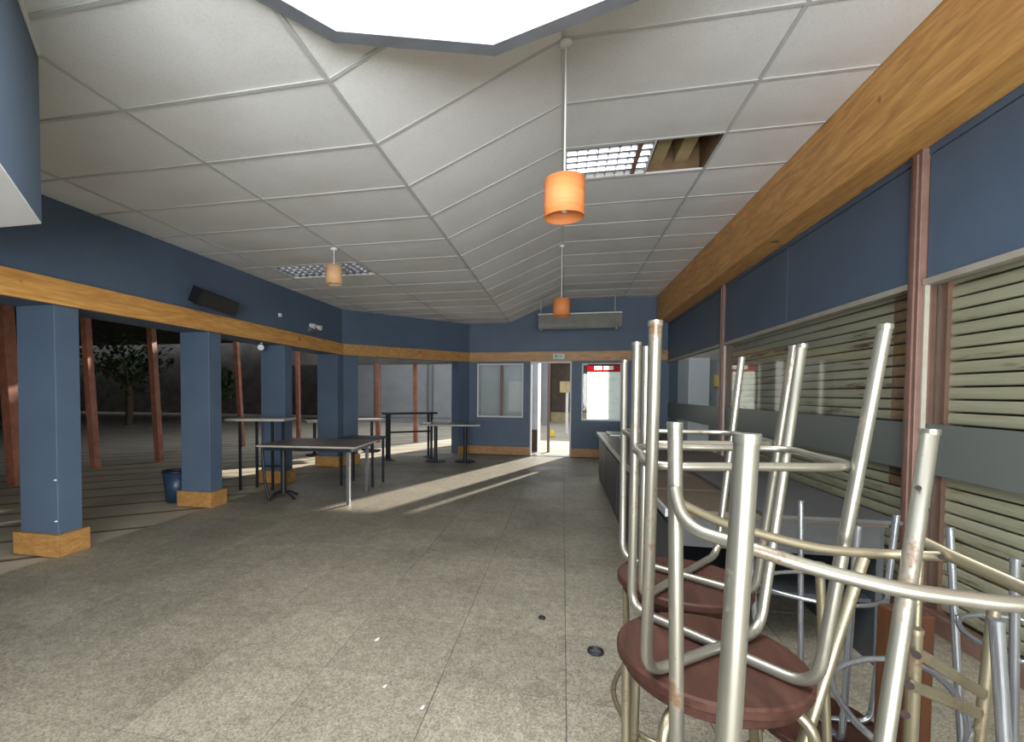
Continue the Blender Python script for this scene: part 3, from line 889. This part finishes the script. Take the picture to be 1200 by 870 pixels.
# ---- tables
def legs(t, pts, z, r, mat, square=True):
    for x, y in pts:
        if square: obj('leg', MB().box((x - r, y - r, 0), (x + r, y + r, z)), mat, t)
        else: obj('leg', MB().tube([(x, y, 0), (x, y, z)], r, 10), mat, t)
def rtop(cx, cy, w, d, z, th, rot): return MB().box((cx - w / 2, cy - d / 2, z - th), (cx + w / 2, cy + d / 2, z), rot, (cx, cy, 0))
def rp(cx, cy, rot, dx, dy):
    v = Matrix.Rotation(rot, 2) @ Vector((dx, dy))
    return (cx + v.x, cy + v.y)
def arched_foot(t, x, y, ang, half, mat):
    d = Vector((math.cos(ang), math.sin(ang), 0))
    c = Vector((x, y, 0))
    obj('foot', MB().tube(catmull([c - d * half + Vector((0, 0, 0.014)), c - d * half * 0.55 + Vector((0, 0, 0.065)), c + Vector((0, 0, 0.085)), c + d * half * 0.55 + Vector((0, 0, 0.065)), c + d * half + Vector((0, 0, 0.014))], 4), 0.014, 8), mat, t)
# the large brown table
rot = math.radians(5)
A = (-3.02, 5.50)
t = thing('dining_table', 'long brown topped table on a pedestal and square grey legs beside the columns', 'table', (*A, 0))
obj('table_top', rtop(*A, 1.22, 0.92, 0.705, 0.028, rot), 'tabletop_brown', t, None, 0.004)
obj('edge_band', rtop(*A, 1.225, 0.925, 0.700, 0.018, rot), 'table_edge', t)
obj('apron', rtop(*A, 1.10, 0.80, 0.682, 0.05, rot), 'dark_metal', t)
legs(t, [rp(*A, rot, 0.50, -0.36), rp(*A, rot, 0.48, 0.38)], 0.64, 0.019, 'grey_metal')
px, py = -3.43, 5.30
obj('pedestal', MB().tube([(px, py, 0.07), (px, py, 0.65)], 0.034, 12), 'dark_metal', t)
arched_foot(t, px, py, math.radians(70), 0.21, 'dark_metal')
arched_foot(t, px, py, math.radians(-20), 0.21, 'dark_metal')
obj('strut', MB().tube([(-3.62, 5.14, 0.65), (-3.585, 5.14, 0.25), (-3.50, 5.10, 0.02)], 0.016, 8), 'dark_metal', t)
# bar table in front of the third column
t = thing('bar_table', 'grey topped bar table on thin legs before the third column', 'table', (-4.05, 5.74, 0))
obj('table_top', rtop(-4.05, 5.74, 0.80, 0.46, 0.985, 0.035, math.radians(12)), 'table_edge', t, None, 0.004)
legs(t, [(-4.18, 5.82), (-3.82, 5.90), (-4.28, 5.60), (-3.84, 5.68)], 0.95, 0.014, 'dark_metal')
obj('foot_rail', MB().tube([(-4.18, 5.82, 0.3), (-3.82, 5.90, 0.3)], 0.011, 8), 'dark_metal', t)
# small table behind the large one
t = thing('side_table', 'small dark square table standing behind the long brown table', 'table', (-2.86, 6.42, 0))
obj('table_top', rtop(-2.86, 6.42, 0.56, 0.5, 0.69, 0.03, 0), 'dark_metal', t, None, 0.004)
legs(t, [(-2.62, 6.22), (-2.62, 6.62), (-3.10, 6.22), (-3.10, 6.62)], 0.66, 0.015, 'dark_metal')
obj('foot_rail', MB().tube([(-2.78, 6.22, 0.53), (-2.50, 6.22, 0.53)], 0.014, 8), 'dark_metal', t)
# black bar table in the slanting opening
t = thing('bar_table', 'tall black bar table with footrail standing in the slanting opening', 'table', (-3.03, 9.10, 0))
rot = math.atan2(0.64, 0.80)
D = (-3.03, 9.12)
obj('table_top', rtop(*D, 1.08, 0.34, 0.945, 0.035, rot), 'dark_metal', t, None, 0.003)
for sx in (-0.46, 0.44):
    for sy in (-0.08, 0.08):
        x, y = rp(*D, rot, sx, sy)
        obj('leg', MB().box((x - 0.02, y - 0.02, 0.015), (x + 0.02, y + 0.02, 0.91)), 'dark_metal', t)
    x, y = rp(*D, rot, sx, 0)
    obj('base_plate', rtop(x, y, 0.16, 0.36, 0.015, 0.015, rot), 'dark_metal', t)
x, y = rp(*D, rot, -0.46, 0); x2, y2 = rp(*D, rot, 0.44, 0)
obj('foot_rail', MB().tube([(x, y, 0.55), (x2, y2, 0.55)], 0.018, 8), 'dark_metal', t)
# twin pedestal table in the corner
t = thing('pedestal_table', 'grey topped table on two black pedestals by the far corner pillar', 'table', (-2.12, 8.95, 0))
obj('table_top', rtop(-2.13, 8.93, 1.15, 0.66, 0.745, 0.03, math.radians(8)), 'tabletop_grey', t, None, 0.004)
obj('edge_band', rtop(-2.13, 8.93, 1.156, 0.666, 0.738, 0.018, math.radians(8)), 'table_edge', t)
for x, y in ((-2.42, 8.88), (-1.85, 8.97)):
    obj('pedestal', MB().tube([(x, y, 0.02), (x, y, 0.715)], 0.036, 12), 'dark_metal', t)
    obj('base_plate', MB().disc((x, y, 0), 0.20, 0, 0.018, 24), 'dark_metal', t)
tag(obj('paper_tray', rtop(-2.60, 8.88, 0.17, 0.3, 0.762, 0.014, 0.2), 'white_paint', None, None, 0.004), 'white tray on the end of the twin pedestal table', 'tray')
# long narrow table outside
t = thing('long_table', 'long narrow pale table outside the slanting opening', 'table', (-4.75, 9.6, 0))
rot = math.radians(45)
G = (-4.72, 9.62)
obj('table_top', rtop(*G, 1.75, 0.5, 0.745, 0.04, rot), 'table_edge', t, None, 0.004)
for sx in (-0.65, 0.65):
    x, y = rp(*G, rot, sx, 0)
    obj('pedestal', MB().tube([(x, y, 0.02), (x, y, 0.71)], 0.035, 10), 'dark_metal', t)
    obj('base_plate', MB().disc((x, y, 0), 0.19, 0, 0.018, 20), 'dark_metal', t)
# bin
t = thing('waste_bin', 'dark blue waste bin tucked behind the second column', 'bin', (-4.60, 4.86, 0))
obj('body', MB().lathe((-4.60, 4.86, 0), [(0.0005, 0.002), (0.115, 0.002), (0.15, 0.36), (0.142, 0.36), (0.11, 0.02), (0.0005, 0.02)], 24), 'bin_blue', t)
obj('rim', MB().lathe((-4.60, 4.86, 0), [(0.148, 0.355), (0.158, 0.36), (0.158, 0.385), (0.14, 0.385), (0.14, 0.36)], 24), 'black_plastic', t)

# ================================================================== THE STACKED STOOLS
H = 0.7325
def ring_path(pts, bulge, n=5):
    c = sum((Vector(p) for p in pts), Vector()) / len(pts)
    out = []
    m = len(pts)
    for i in range(m):
        a, b = Vector(pts[i]), Vector(pts[(i + 1) % m])
        out.append(a)
        mid = (a + b) / 2
        o = mid - c
        o.z = 0
        out.append(mid + o.normalized() * bulge)
    return catmull(out, n, True)
def stool(name, label, feet, knees, zs, inverted, metal='tube_silver', r=0.0115, ring=0.27, bulge=0.035, seat_r=None, group='stacked bar stools', seat_mat='brown_seat', ring_metal=None):
    """feet and knees in order round the seat; zs = level of the seat face that touches its neighbour"""
    sgn = 1 if inverted else -1
    feet = [Vector(f) for f in feet]
    knees = [Vector(k) for k in knees]
    c = sum(knees, Vector()) / 4
    c.z = zs
    t = thing(name, label, 'stool', (c.x, c.y, 0), group)
    sr = seat_r or max((Vector((k.x, k.y, 0)) - Vector((c.x, c.y, 0))).length for k in knees) + 0.012
    th = 0.026
    z0, z1 = (zs, zs + th) if inverted else (zs - th, zs)
    obj('seat', MB().disc(c, sr, z0, z1, 44, 0.005), seat_mat, t)
    zt = (z1 + r) if inverted else (z0 - r)
    for i in (0, 1):
        a, b = feet[i], feet[i + 2]
        ka, kb = knees[i].copy(), knees[i + 2].copy()
        ka.z = kb.z = zt + sgn * 0.0005
        mid = (ka + kb) / 2
        obj('leg_frame', MB().tube(fillet([a, ka, mid, kb, b], 0.055, 7), r, 12), metal, t)
    for f in feet:
        u = Vector((0, 0, sgn))
        obj('foot_cap', MB().tube([f - u * 0.004, f + u * 0.006], r * 1.12, 12), metal, t)
    if ring:
        pts = []
        for f, k in zip(feet, knees):
            L = abs(f.z - zt)
            q = f.lerp(Vector((k.x, k.y, zt)), ring / L)
            o = q - Vector((c.x, c.y, q.z))
            pts.append(q - o.normalized() * (r + 0.006))
        obj('foot_ring', MB().tube(ring_path(pts, bulge), 0.0085, 8, True), ring_metal or metal, t)
    return t, c
def order(pts, c):
    return sorted(pts, key=lambda p: math.atan2(p.y - c.y, p.x - c.x))
def scaled(pts, c, k, z, rot=0.0):
    M2 = Matrix.Rotation(rot, 2)
    out = []
    for p in pts:
        v = M2 @ Vector((p.x - c.x, p.y - c.y))
        out.append(Vector((c.x + v.x * k, c.y + v.y * k, z)))
    return out

# pair 1: one stool upright, another upside down on it, seat to seat
zt1 = H + 0.026 + 0.012
f1 = [OZ(768, 380, 2 * H), OZ(746, 404, 2 * H), OZ(940, 406, 2 * H), OZ(1037, 384, 2 * H)]
k1 = [OZ(757, 790, zt1), OZ(740, 713, zt1), OZ(890, 741, zt1), OZ(957, 808, zt1)]
t, cc1 = stool('bar_stool', 'upturned stool with worn silver legs standing up, its wide brown seat in full view', f1, k1, H, True, 'tube_silver', ring=0.26, bulge=0.012, seat_r=0.196)
low_f = scaled(f1, cc1, 0.98, 0.0, 0.10)
low_k = scaled(k1, cc1, 0.95, 0.0, 0.16)
stool('bar_stool', 'upright stool under the upturned stool with the wide brown seat', low_f, low_k, H, False, 'tube_olive', ring=0.36, bulge=0.065, seat_r=0.18)
# pair 2 behind
f2 = [OZ(757, 409, 2 * H), OZ(732, 424, 2 * H), OZ(869, 421, 2 * H), OZ(930, 408, 2 * H)]
cf = sum(f2, Vector()) / 4
k2 = [OZ(752, 702, zt1), OZ(729, 654, zt1), OZ(840, 650, zt1), OZ(884, 698, zt1)]
t, cc2 = stool('bar_stool', 'upturned stool behind the first one, close to the open end of the counter', f2, k2, H, True, 'tube_silver', ring=0.26, bulge=0.012, seat_r=0.196)
stool('bar_stool', 'upright stool carrying the upturned stool near the counter end', scaled(f2, cc2, 0.95, 0.0, -0.12), scaled(k2, cc2, 0.97, 0.0, -0.05), H, False, 'tube_olive', ring=0.36, bulge=0.065, seat_r=0.18)

# near pair with the thick bent hoop
ZN = 0.60
fn = [P(791, 499, 0.83), P(875, 515, 0.50), P(1420, 570, 0.56), P(1090, 507, 0.80)]
kb = [P(793, 870, 0.83), P(853, 870, 0.50), P(1385, 870, 0.60), P(1036, 870, 0.71)]
kn = []
for a, b in zip(fn, kb):
    s = (ZN + 0.038 - a.z) / (b.z - a.z)
    kn.append(a.lerp(b, s))
tn, ccn = stool('bar_stool', 'upturned stool with thick silver legs, drilled holes and a bent hoop brace', fn, kn, ZN, True, 'tube_silver', r=0.0125, ring=0, seat_r=0.26)
hoop = [P(791, 573, 0.815), P(799, 603, 0.79), P(818, 622, 0.765), P(852, 634, 0.735), P(890, 646, 0.705), P(960, 668, 0.67), P(1050, 690, 0.63), P(1130, 702, 0.61), P(1200, 709, 0.595), P(1290, 706, 0.59), P(1400, 690, 0.585)]
obj('hoop_brace', MB().tube(catmull(hoop, 5), 0.0105, 12), 'tube_silver', tn)
flat1 = [P(797, 590, 0.85), P(835, 608, 0.855), P(870, 620, 0.855), P(960, 643, 0.84), P(1050, 650, 0.82), P(1103, 652, 0.785)]
obj('flat_brace', MB().tube(catmull(flat1, 5), 0.009, 10, flat=(0.0085, 0.005)), 'tube_olive', tn)
flat2 = [P(1078, 634, 0.82), P(1110, 650, 0.79), P(1200, 690, 0.70), P(1300, 730, 0.62)]
obj('flat_brace', MB().tube(flat2, 0.009, 10, flat=(0.011, 0.004)), 'tube_olive', tn)
for px_, py_, d_ in ((1103, 653, 0.775), (1076, 572, 0.772), (1086, 598, 0.77), (1080, 628, 0.765)):
    c = P(px_, py_, d_)
    dr = (EYE - c).normalized()
    obj('bolt', MB().tube([c - dr * 0.004, c + dr * 0.006], 0.0045, 8), 'bolt_rust', tn)
stool('bar_stool', 'low upright stool underneath the stool with the bent hoop brace', scaled(kn, ccn, 1.0, 0.0, 0.3), scaled(kn, ccn, 0.80, 0.0, 0.3), ZN, False, 'tube_olive', ring=0.3, bulge=0.02, seat_r=0.22)

# taller stools upside down on the floor, right of the pairs
def floor_stool(feet, label, metal, rotk=0.0, ring=0.30, seat='brown_seat'):
    c = sum((Vector(f) for f in feet), Vector()) / 4
    kn_ = scaled([Vector(f) for f in feet], c, 0.74, 0.04, rotk)
    return stool('bar_stool', label, feet, kn_, 0.004, True, metal, ring=ring, bulge=0.05, group='stacked bar stools', ring_metal='tube_chrome', seat_mat=seat)
ts, cs = floor_stool([P(1073, 740, 0.95), LD(1.02, 1.32, 0.86), LD(1.36, 1.38, 0.86), LD(1.22, 1.06, 0.86)], 'tall upturned stool with olive legs and rusty bolts standing on the floor', 'tube_olive')
for px_, py_ in ((1074, 768), (1066, 804), (1061, 838)):
    c = P(px_, py_, 0.93)
    dr = (EYE - c).normalized()
    obj('bolt', MB().tube([c - dr * 0.006, c + dr * 0.006], 0.008, 8), 'bolt_rust', ts)
obj('flat_brace', MB().tube([P(1076, 766, 0.945), P(1155, 815, 1.04)], 0.01, 10, flat=(0.012, 0.004)), 'tube_olive', ts)
obj('flat_brace', MB().tube([P(1068, 803, 0.945), P(1150, 838, 1.06)], 0.01, 10, flat=(0.012, 0.004)), 'tube_olive', ts)
floor_stool([OZ(1190, 657, 0.87), OZ(1113, 620, 0.87), LD(2.03, 1.56, 0.87), LD(1.90, 1.25, 0.87)], 'tall upturned stool with chrome legs against the near shutter', 'tube_chrome')
floor_stool([OZ(1005, 618, 0.87), LD(1.17, 1.90, 0.87), LD(1.50, 2.06, 0.87), LD(1.70, 1.82, 0.87)], 'tall upturned stool with chrome legs in front of the counter end', 'tube_chrome')
floor_stool([P(1168, 730, 0.92), LD(1.37, 0.86, 0.86), LD(1.34, 0.58, 0.86), LD(1.06, 0.62, 0.86)], 'tall upturned stool with dull grey legs beside the olive legged stool', 'tube_chrome')
tag(obj('loose_tube', MB().tube([P(1012, 654, 1.20), P(942, 870, 1.13), LD(0.62, 1.07, 0.012)], 0.0135, 12), 'tube_olive'), 'loose olive metal tube leaning past the rim of the wide brown seat', 'tube')
bx = LD(1.46, 1.52, 0)
tag(obj('timber_post_block', MB().box((bx.x - 0.05, bx.y - 0.05, 0), (bx.x + 0.05, bx.y + 0.05, 0.64), 0.3), 'rust_wood', None, None, 0.006), 'rust orange timber block standing among the upturned stools', 'block')

# floor litter
c = OZ(698, 765, 0.0)
rg = thing('metal_ring', 'small chrome ring lying on the floor beside the stools', 'ring', (c.x, c.y, 0))
obj('rim', MB().tube([(c.x + 0.036 * math.cos(a * math.pi / 10), c.y + 0.036 * math.sin(a * math.pi / 10), 0.008) for a in range(20)], 0.007, 8, True), 'dark_metal', rg)
obj('disc', MB().disc((c.x, c.y, 0), 0.03, 0.001, 0.006, 20, 0.001), 'tube_chrome', rg)
for (x, y, s), lab in zip(((442, 750, 0.018), (495, 830, 0.013), (451, 805, 0.012)), ('white paper scrap on the floor tiles', 'tiny round white scrap on the floor tiles', 'thin white scrap on the floor tiles')):
    c = OZ(x, y, 0)
    tag(obj('paper_scrap', MB().prism([(c.x - s * 0.5, c.y - s), (c.x + s * 0.4, c.y - s * 0.7), (c.x + s * 0.5, c.y + s), (c.x - s * 0.2, c.y + s * 0.6)], 0.001, 0.004), 'white_paint'), lab, 'paper')
c = OZ(635, 725, 0)
tag(obj('bottle_cap', MB().disc(c, 0.022, 0.001, 0.009, 16, 0.002), 'black_plastic'), 'small black bottle cap on the floor tiles', 'cap')

# ================================================================== OUTSIDE
struct('floor_outside', MB().box((-34, -4, -0.30), (XL - 0.02, 34, -0.012)).box((XL - 0.02, 8.0, -0.30), (30, 34, -0.014)), 'mall_paving')
struct('ceiling_veranda', MB().box((-8.4, -4, 3.0), (XL - 0.42, 9.6, 3.12)), 'dark_wall')
struct('ceiling_mall', MB().box((-34, -4, 4.2), (-8.4, 24.2, 4.4)), 'dark_wall')
struct('wall_mall_side', MB().box((-34.2, -4, -0.3), (-34, 25.5, 4.4)), 'dark_wall')
struct('wall_mall_near', MB().box((-34, -4.2, -0.3), (XL - 0.42, -4, 4.4)), 'dark_wall')
struct('wall_mall_back', MB().box((-34, 25.3, -0.3), (-11.0, 25.5, 6.0)), 'dark_wall')
gb = thing('shop_building', 'grey shuttered building across the yard behind the slanting opening', 'building', (-6, 21, 0))
obj('wall', MB().box((-11, 20.2, -0.012), (-0.6, 25.5, 6.8)), 'grey_render', gb)
for k in range(4):
    x0 = -10.6 + 2.5 * k
    sf = obj('shutter', MB().box((x0, 20.16, 0.25), (x0 + 2.2, 20.2, 3.1)), 'grey_render', gb)
    obj('shutter_frame', MB().box((x0 - 0.06, 20.13, 0.2), (x0, 20.2, 3.16)).box((x0 + 2.2, 20.13, 0.2), (x0 + 2.26, 20.2, 3.16)).box((x0, 20.13, 3.1), (x0 + 2.2, 20.2, 3.16)), 'grey_metal', sf)
kk = thing('sun_block_kiosk', 'pale box added outside the end window to block low sun, with white notice board', 'sun_block_kiosk', (-1.6, 11.7, 0))  # pale box behind the end window, added to keep low sun off the floor
obj('body', MB().box((-2.6, 11.0, -0.012), (-0.56, 12.4, 2.7)), 'kiosk_white', kk)
obj('notice_board', MB().box((-1.24, 10.96, 0.92), (-0.90, 11.0, 1.62)), 'white_paint', kk)
obj('plinth_band', MB().box((-2.6, 10.97, 0.0), (-0.56, 11.0, 0.5)), 'brown_wall', kk)
bb = thing('brown_building', 'dark brown building across the street seen through the doorway', 'building', (1, 24, 0))
obj('wall', MB().box((-0.55, 23, -0.012), (5.2, 26, 3.0)), 'brown_wall', bb)
obj('plinth', MB().box((-0.55, 22.9, -0.012), (5.2, 23, 0.45)), 'joist_cream', bb)
obj('roof', MB().box((-0.55, 22.6, 3.0), (5.4, 26, 3.25)), 'dark_wall', bb)
# post and street sign seen through the doorway
tag(obj('veranda_post', MB().box((-0.345, 11.0, -0.012), (-0.285, 11.06, 2.9)), 'mullion_red'), 'brown square post standing just outside the end doorway', 'post')
sg = thing('street_sign', 'pale street sign on a white pole across the street', 'sign', (0.2, 15.3, 0))
c = OZ(664, 508, 0)
sg.location = (c.x, c.y, 0)
obj('pole', MB().tube([(c.x, c.y, -0.012), (c.x, c.y, 1.75)], 0.045, 10), 'white_paint', sg)
obj('sign_plate', MB().box((c.x - 0.24, c.y - 0.08, 1.38), (c.x + 0.14, c.y - 0.04, 1.76)), 'joist_cream', sg)
c = OZ(647, 512, 0)
tag(obj('yellow_cone', MB().lathe((c.x, c.y, 0), [(0.0005, 0), (0.10, 0), (0.09, 0.04), (0.035, 0.22), (0.0005, 0.24)], 14), 'yellow_paint'), 'small yellow floor cone outside beyond the door post', 'cone')
# reddish posts of the veranda front
posts = [(20, 567, 0.075), (112, 548, 0.055), (187, 540, 0.055), (284, 523, 0.05), (350, 519, 0.045), (443, 518, 0.05), (487, 518, 0.05)]
plabs = ['thickest reddish brown veranda post outside the screw-capped column', 'reddish veranda post between the screw-capped column and the arcade tree', 'reddish veranda post between the arcade tree and the bin column',
         'reddish veranda post between the bin column and the bar table column', 'thin reddish veranda post between the bar table column and wide corner column', 'reddish post between the wide corner column and the black bar table', 'reddish post standing behind the tall black bar table']
for (x, y, w), lab in zip(posts, plabs):
    c = OZ(x, y, 0)
    lean = Vector((-0.05, -0.01, 1)) if x < 300 else Vector((-0.008, 0, 1))
    tp = c + lean * (2.98 if x < 400 else 2.12)
    w2 = w * (1 if x < 300 else 1.0)
    m = MB()
    m.add([(c.x - w2, c.y - w2, -0.012), (c.x + w2, c.y - w2, -0.012), (c.x + w2, c.y + w2, -0.012), (c.x - w2, c.y + w2, -0.012),
           (tp.x - w2, tp.y - w2, tp.z), (tp.x + w2, tp.y - w2, tp.z), (tp.x + w2, tp.y + w2, tp.z), (tp.x - w2, tp.y + w2, tp.z)],
          [(0, 3, 2, 1), (4, 5, 6, 7), (0, 1, 5, 4), (1, 2, 6, 5), (2, 3, 7, 6), (3, 0, 4, 7)])
    tag(obj('veranda_post', m, 'post_red'), lab, 'post')
tag(obj('sun_block_header', MB().box((-8.4, 12.12, 2.12), (-2.7, 12.36, 3.0)), 'dark_wall'), 'dark sun blocking beam added across the veranda posts outside the slanting opening', 'beam')  # header added over the posts to keep sun patches off the veranda floor
# tree and plants in the dark arcade
def tree(name, label, x, y, h, crown, seed):
    rnd = random.Random(seed)
    t = thing(name, label, 'tree', (x, y, 0))
    obj('trunk', MB().tube(catmull([(x, y, -0.012), (x + 0.05, y, h * 0.3), (x - 0.03, y + 0.05, h * 0.6)], 4), [0.17] + [0.13] * 7 + [0.10], 10), 'bark', t)
    for k in range(5):
        an = k * 1.26 + 0.4
        obj('branch', MB().tube(catmull([(x - 0.03, y + 0.05, h * 0.58), (x + math.cos(an) * crown * 0.4, y + math.sin(an) * crown * 0.4, h * 0.78), (x + math.cos(an) * crown * 0.85, y + math.sin(an) * crown * 0.85, h * 0.98)], 4), 0.055, 7), 'bark', t)
    m = MB()
    for k in range(700):
        u = Vector((rnd.gauss(0, 1), rnd.gauss(0, 1), rnd.gauss(0, 0.7))).normalized() * crown * (0.35 + 0.75 * rnd.random())
        p = Vector((x, y, h)) + u
        a = Vector((rnd.uniform(-1, 1), rnd.uniform(-1, 1), rnd.uniform(-1, 0.4))).normalized()
        b = a.cross(Vector((0, 0, 1))).normalized() * 0.07
        m.add([p - a * 0.16, p + b, p + a * 0.16, p - b], [(0, 1, 2, 3)])
    f = obj('foliage', m, 'leaf', t)
    f['kind'] = 'stuff'
tree('arcade_tree', 'tree with pale trunk standing in the dark arcade', -17.0, 15.6, 2.6, 1.5, 3)
tree('arcade_shrub', 'green shrub tree in the arcade beside a pale pole', -14.8, 17.6, 1.7, 0.95, 5)
tag(obj('pale_pole', MB().tube([(-13.9, 16.9, -0.012), (-13.9, 16.9, 1.35)], 0.06, 10), 'white_paint'), 'short pale pole in the dark arcade', 'pole')
c = P(12, 417, 16)
tag(obj('white_sign_panel', MB().box((c.x - 0.1, c.y - 0.45, c.z - 0.25), (c.x, c.y + 0.45, c.z + 0.25), 0.0), 'white_paint'), 'white sign panel hanging in the dark arcade', 'sign')
obj_ = bpy.data.objects['white_sign_panel']
wk = thing('arcade_stall', 'low stall with flat canopy in the dark arcade', 'stall', (-20.5, 14.0, 0))
obj('canopy', MB().box((-22.0, 13.2, 1.98), (-18.6, 15.0, 2.08)), 'joist_cream', wk)
for x, y in ((-21.9, 13.3), (-18.7, 13.3), (-21.9, 14.9), (-18.7, 14.9)):
    obj('leg', MB().box((x - 0.05, y - 0.05, -0.012), (x + 0.05, y + 0.05, 1.98)), 'grey_render', wk)
# passage outside the right glazing
struct('wall_passage', MB().box((4.6, YR - 1, -0.3), (4.8, 13.5, 4.5)), 'brown_wall')
struct('ceiling_passage', MB().box((XR + 0.37, YR - 1, 2.75), (4.8, 10.0, 2.9)), 'brown_wall')
struct('wall_passage_end', MB().box((XR + 0.2, 13.5, -0.3), (4.8, 13.7, 4.5)), 'grey_render')
struct('floor_passage', MB().box((XR + 0.05, YR - 1, -0.25), (4.6, 8.2, -0.02)), 'mall_paving')
tag(obj('pale_door_panel', MB().box((3.25, 13.43, -0.012), (3.75, 13.49, 2.3)), 'white_paint', None, None, 0.004), 'pale door panel in the passage outside the glazing', 'door panel')
tag(obj('passage_notice', MB().box((3.87, 13.46, 1.55), (4.09, 13.50, 1.85)), 'yellow_paint'), 'yellow notice on the passage wall outside the glazing', 'notice')
